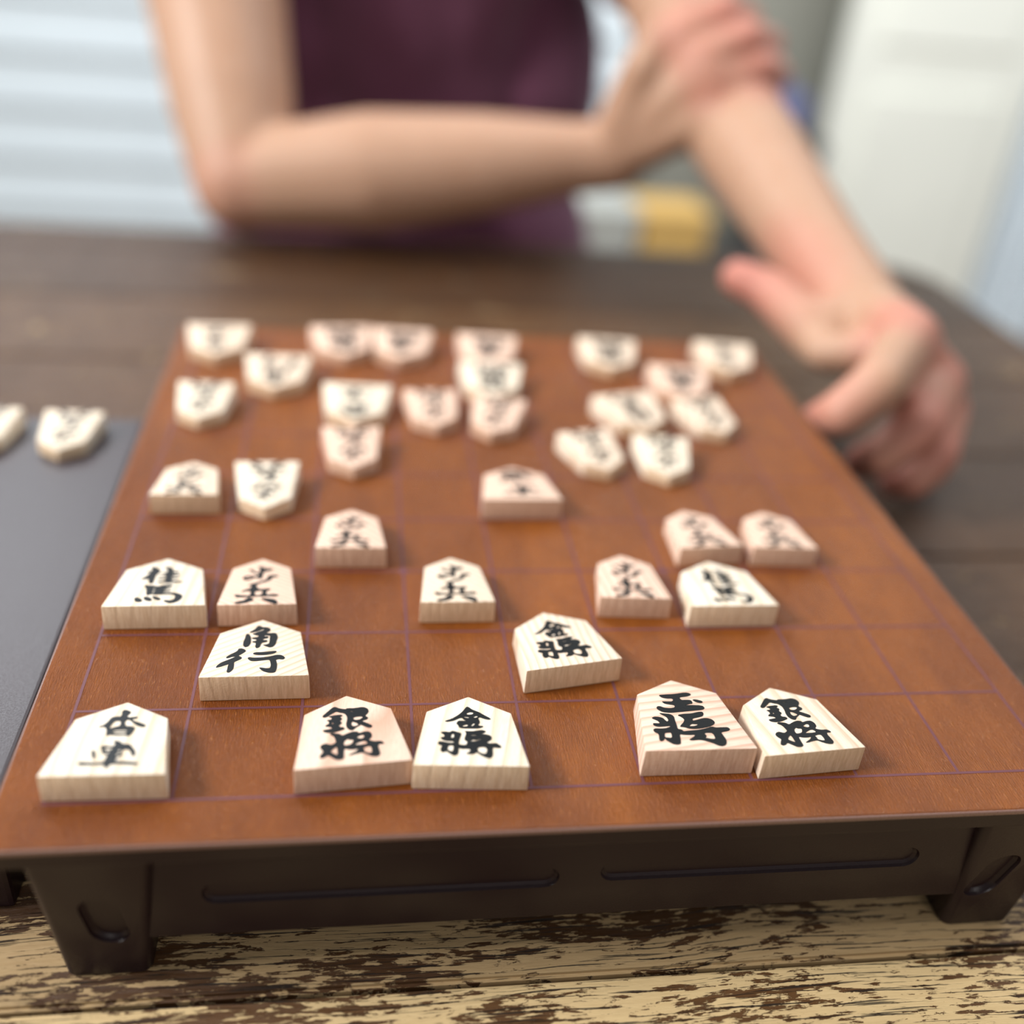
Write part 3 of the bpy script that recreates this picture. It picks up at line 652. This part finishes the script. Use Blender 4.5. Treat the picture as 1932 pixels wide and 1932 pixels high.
sh = [[(p, r + .35) for p, r in TR],
      [((-5.6, 30.2, 9.0), 2.6), ((-0.2, 30.6, 10.2), 2.7), ((5.2, 30.6, 9.0), 2.6)],
      [(RSh, 2.75), (mid(RSh, REl, .32), 2.75)], [(LSh, 2.7), (mid(LSh, LEl, .55), 2.35)]]
sh_extra = [((-4.2, 30.0, 1.0), 2.6, (1, 1, 1.8), 0), ((3.6, 30.2, 1.0), 2.4, (1, 1, 1.8), 0), ((-3.4, 29.0, -5.0), 3.6, (1, 1, 1.3), 0), ((2.8, 29.2, -5.0), 3.4, (1, 1, 1.3), 0)]
shirt = fuse('tshirt', sh, 0.0055, M_SHIRT, sh_extra, 4)
for v in shirt.data.vertices:            # soft folds
    n_ = noise.noise(Vector((v.co.x * 9, v.co.y * 9, v.co.z * 16))) + 0.5 * noise.noise(Vector((v.co.x * 26, v.co.y * 9, v.co.z * 20)))
    d = (v.co - W(-0.3, 31, v.co.z)); v.co += Vector((v.co.x * 0, -1, 0.0)) * n_ * 0.009
shirt.data.update(); shirt.parent = person
tr = [[((-3.2, 31.0, -9.0), 3.4), ((-4.0, 25.0, -9.4), 2.6), ((-4.2, 25.0, -26.5), 1.5)], [((2.6, 31.0, -9.0), 3.4), ((3.4, 25.0, -9.4), 2.6), ((3.8, 25.0, -26.5), 1.5)]]
trousers = fuse('trousers', tr, 0.009, M_TROUSER, (), 3); trousers.parent = person
hair = fuse('hair', [], 0.006, M_HAIR, [((-0.1, 29.6, 19.2), 3.3, (0.98, 1.05, 1.25), 0)], 2); hair.parent = person
for sx in (-1.15, 0.95):
    bm = bmesh.new(); bmesh.ops.create_uvsphere(bm, u_segments=12, v_segments=8, radius=0.35 * S)
    mobj('eye', bm, M_DARKITEM, person, W(sx, 25.9, 18.6), True)

# ---------------------------------------------------------------- the room behind
FZ = TZ - TABLE_H / S
YB = 96
def sbox(name, *a, **k):
    o = box(name, *a, **k); o['kind'] = 'structure'; return o
sbox('floor', -90, 110, -60, YB + 2, FZ - 1, FZ, M_FLOOR)
sbox('wall_back', -90, 110, YB, YB + 2, FZ, FZ + 100, M_GREYWALL)
wl = sbox('wall_left', -34 - 50, 22.6, YB - 4.5, YB, FZ, FZ + 96, M_WHITEBOARD)
zz = FZ; hh = 4.4; i = 0
while zz < FZ + 60:
    c = W((-84 + 22.6) / 2, YB - 4.5, zz) - wl.location
    bm = bmesh.new()
    hx = (22.6 + 84) / 2 * S
    t0, t1 = 0.9 * S, 0.12 * S
    q = [(0, 0), (-t0, 0.0), (-t1, (hh - .12) * S), (0, (hh - .12) * S)]
    a = [bm.verts.new((-hx, y, z)) for y, z in q]; b = [bm.verts.new((hx, y, z)) for y, z in q]
    bm.faces.new(a[::-1]); bm.faces.new(b)
    for k in range(4): bm.faces.new((a[k], a[(k + 1) % 4], b[(k + 1) % 4], b[k]))
    bmesh.ops.recalc_face_normals(bm, faces=bm.faces[:])
    mobj('siding_board', bm, M_WHITEBOARD, wl, c)
    zz += hh; i += 1
# white door on the right with its frame, and a pale curtain beyond it
d1 = empty('door_1', W(51, YB - 6, FZ)); d1['kind'] = 'structure'
box('door_leaf', 40.8, 60.0, YB - 8, YB - 6.5, FZ, FZ + 78, M_DOOR, d1, 0.1)
for (x0, x1, z0, z1) in ((44, 57, FZ + 6, FZ + 24), (44, 57, FZ + 28, FZ + 70)):
    box('door_panel', x0, x1, YB - 8.35, YB - 7.9, z0, z1, M_DOOR, d1, 0.12)
cur = empty('curtain', W(72, YB - 6, FZ))
tag(cur, 'pale bluish white hanging cloth at the right edge beyond the white panel', 'curtain')
bm = bmesh.new(); N = 160
prev = None
for i in range(N + 1):
    x = (60.6 + 30 * i / N - 72) * S; y = math.sin(i * 0.62) * 0.9 * S
    a = (bm.verts.new((x, y, 0)), bm.verts.new((x, y, 75 * S)), bm.verts.new((x, y + .25 * S, 75 * S)), bm.verts.new((x, y + .25 * S, 0)))
    if prev:
        for k in range(4): bm.faces.new((prev[k], a[k], a[(k + 1) % 4], prev[(k + 1) % 4]))
    else: bm.faces.new(a)
    prev = a
bm.faces.new(prev[::-1])
bmesh.ops.recalc_face_normals(bm, faces=bm.faces[:])
mobj('cloth_panel', bm, M_CURTAIN, cur)

# low things standing behind the sitter
bench = empty('storage_bench', W(21.5, 62, FZ))
tag(bench, 'low dark bench behind the sitter, carrying a white box and a tan box', 'bench')
box('seat', 9, 34, 58.5, 66, -15.4, -14.6, M_DARKITEM, bench, 0.1)
for x in (9.5, 32.5):
    for y in (59, 64.5): box('leg', x, x + 1, y, y + 1, FZ, -15.4, M_DARKITEM, bench, 0.05)
def carton(name, lab, x0, x1, y0, y1, z0, z1, m, lidm=None):
    e = empty(name, W((x0 + x1) / 2, (y0 + y1) / 2, z0)); tag(e, lab, 'box')
    box('body', x0, x1, y0, y1, z0, z1 - .8, m, e, 0.15)
    box('lid', x0 - .12, x1 + .12, y0 - .12, y1 + .12, z1 - .8, z1, m, e, 0.15)
carton('storage_box', 'pale grey white box on the bench, seen just below the crossed forearm', 11.2, 16.3, 59.5, 64, -14.6, -11.0, M_PALE)
carton('tan_box', 'tan box beside the pale box, behind the table edge between both arms', 16.6, 21.2, 59.5, 64, -14.6, -11.0, M_BOXTAN)
e = empty('blue_bag', W(36.4, 88, FZ)); tag(e, 'blurred blue bag on a dark box beside the white door', 'bag')
box('body', 34.4, 38.2, 87, 89.5, -11.2, -7.4, M_BLUE, e, 0.5, 3)
box('handle', 35.6, 37.0, 88, 88.5, -7.4, -6.6, M_BLUE, e, 0.2, 2)
e2 = empty('dark_box', W(37.5, 88, FZ)); tag(e2, 'near black upright box beside the white door under a blue bag', 'box')
box('body', 34.8, 40.2, 86.5, 90.5, FZ, -12.2, M_DARKITEM, e2, 0.15)
box('lid', 34.6, 40.3, 86.3, 90.7, -12.2, -11.2, M_DARKITEM, e2, 0.15)
e.location = W(36.4, 88, -11.2)
for c in e.children: c.location = c.location + (W(36.4, 88, FZ) - W(36.4, 88, -11.2))
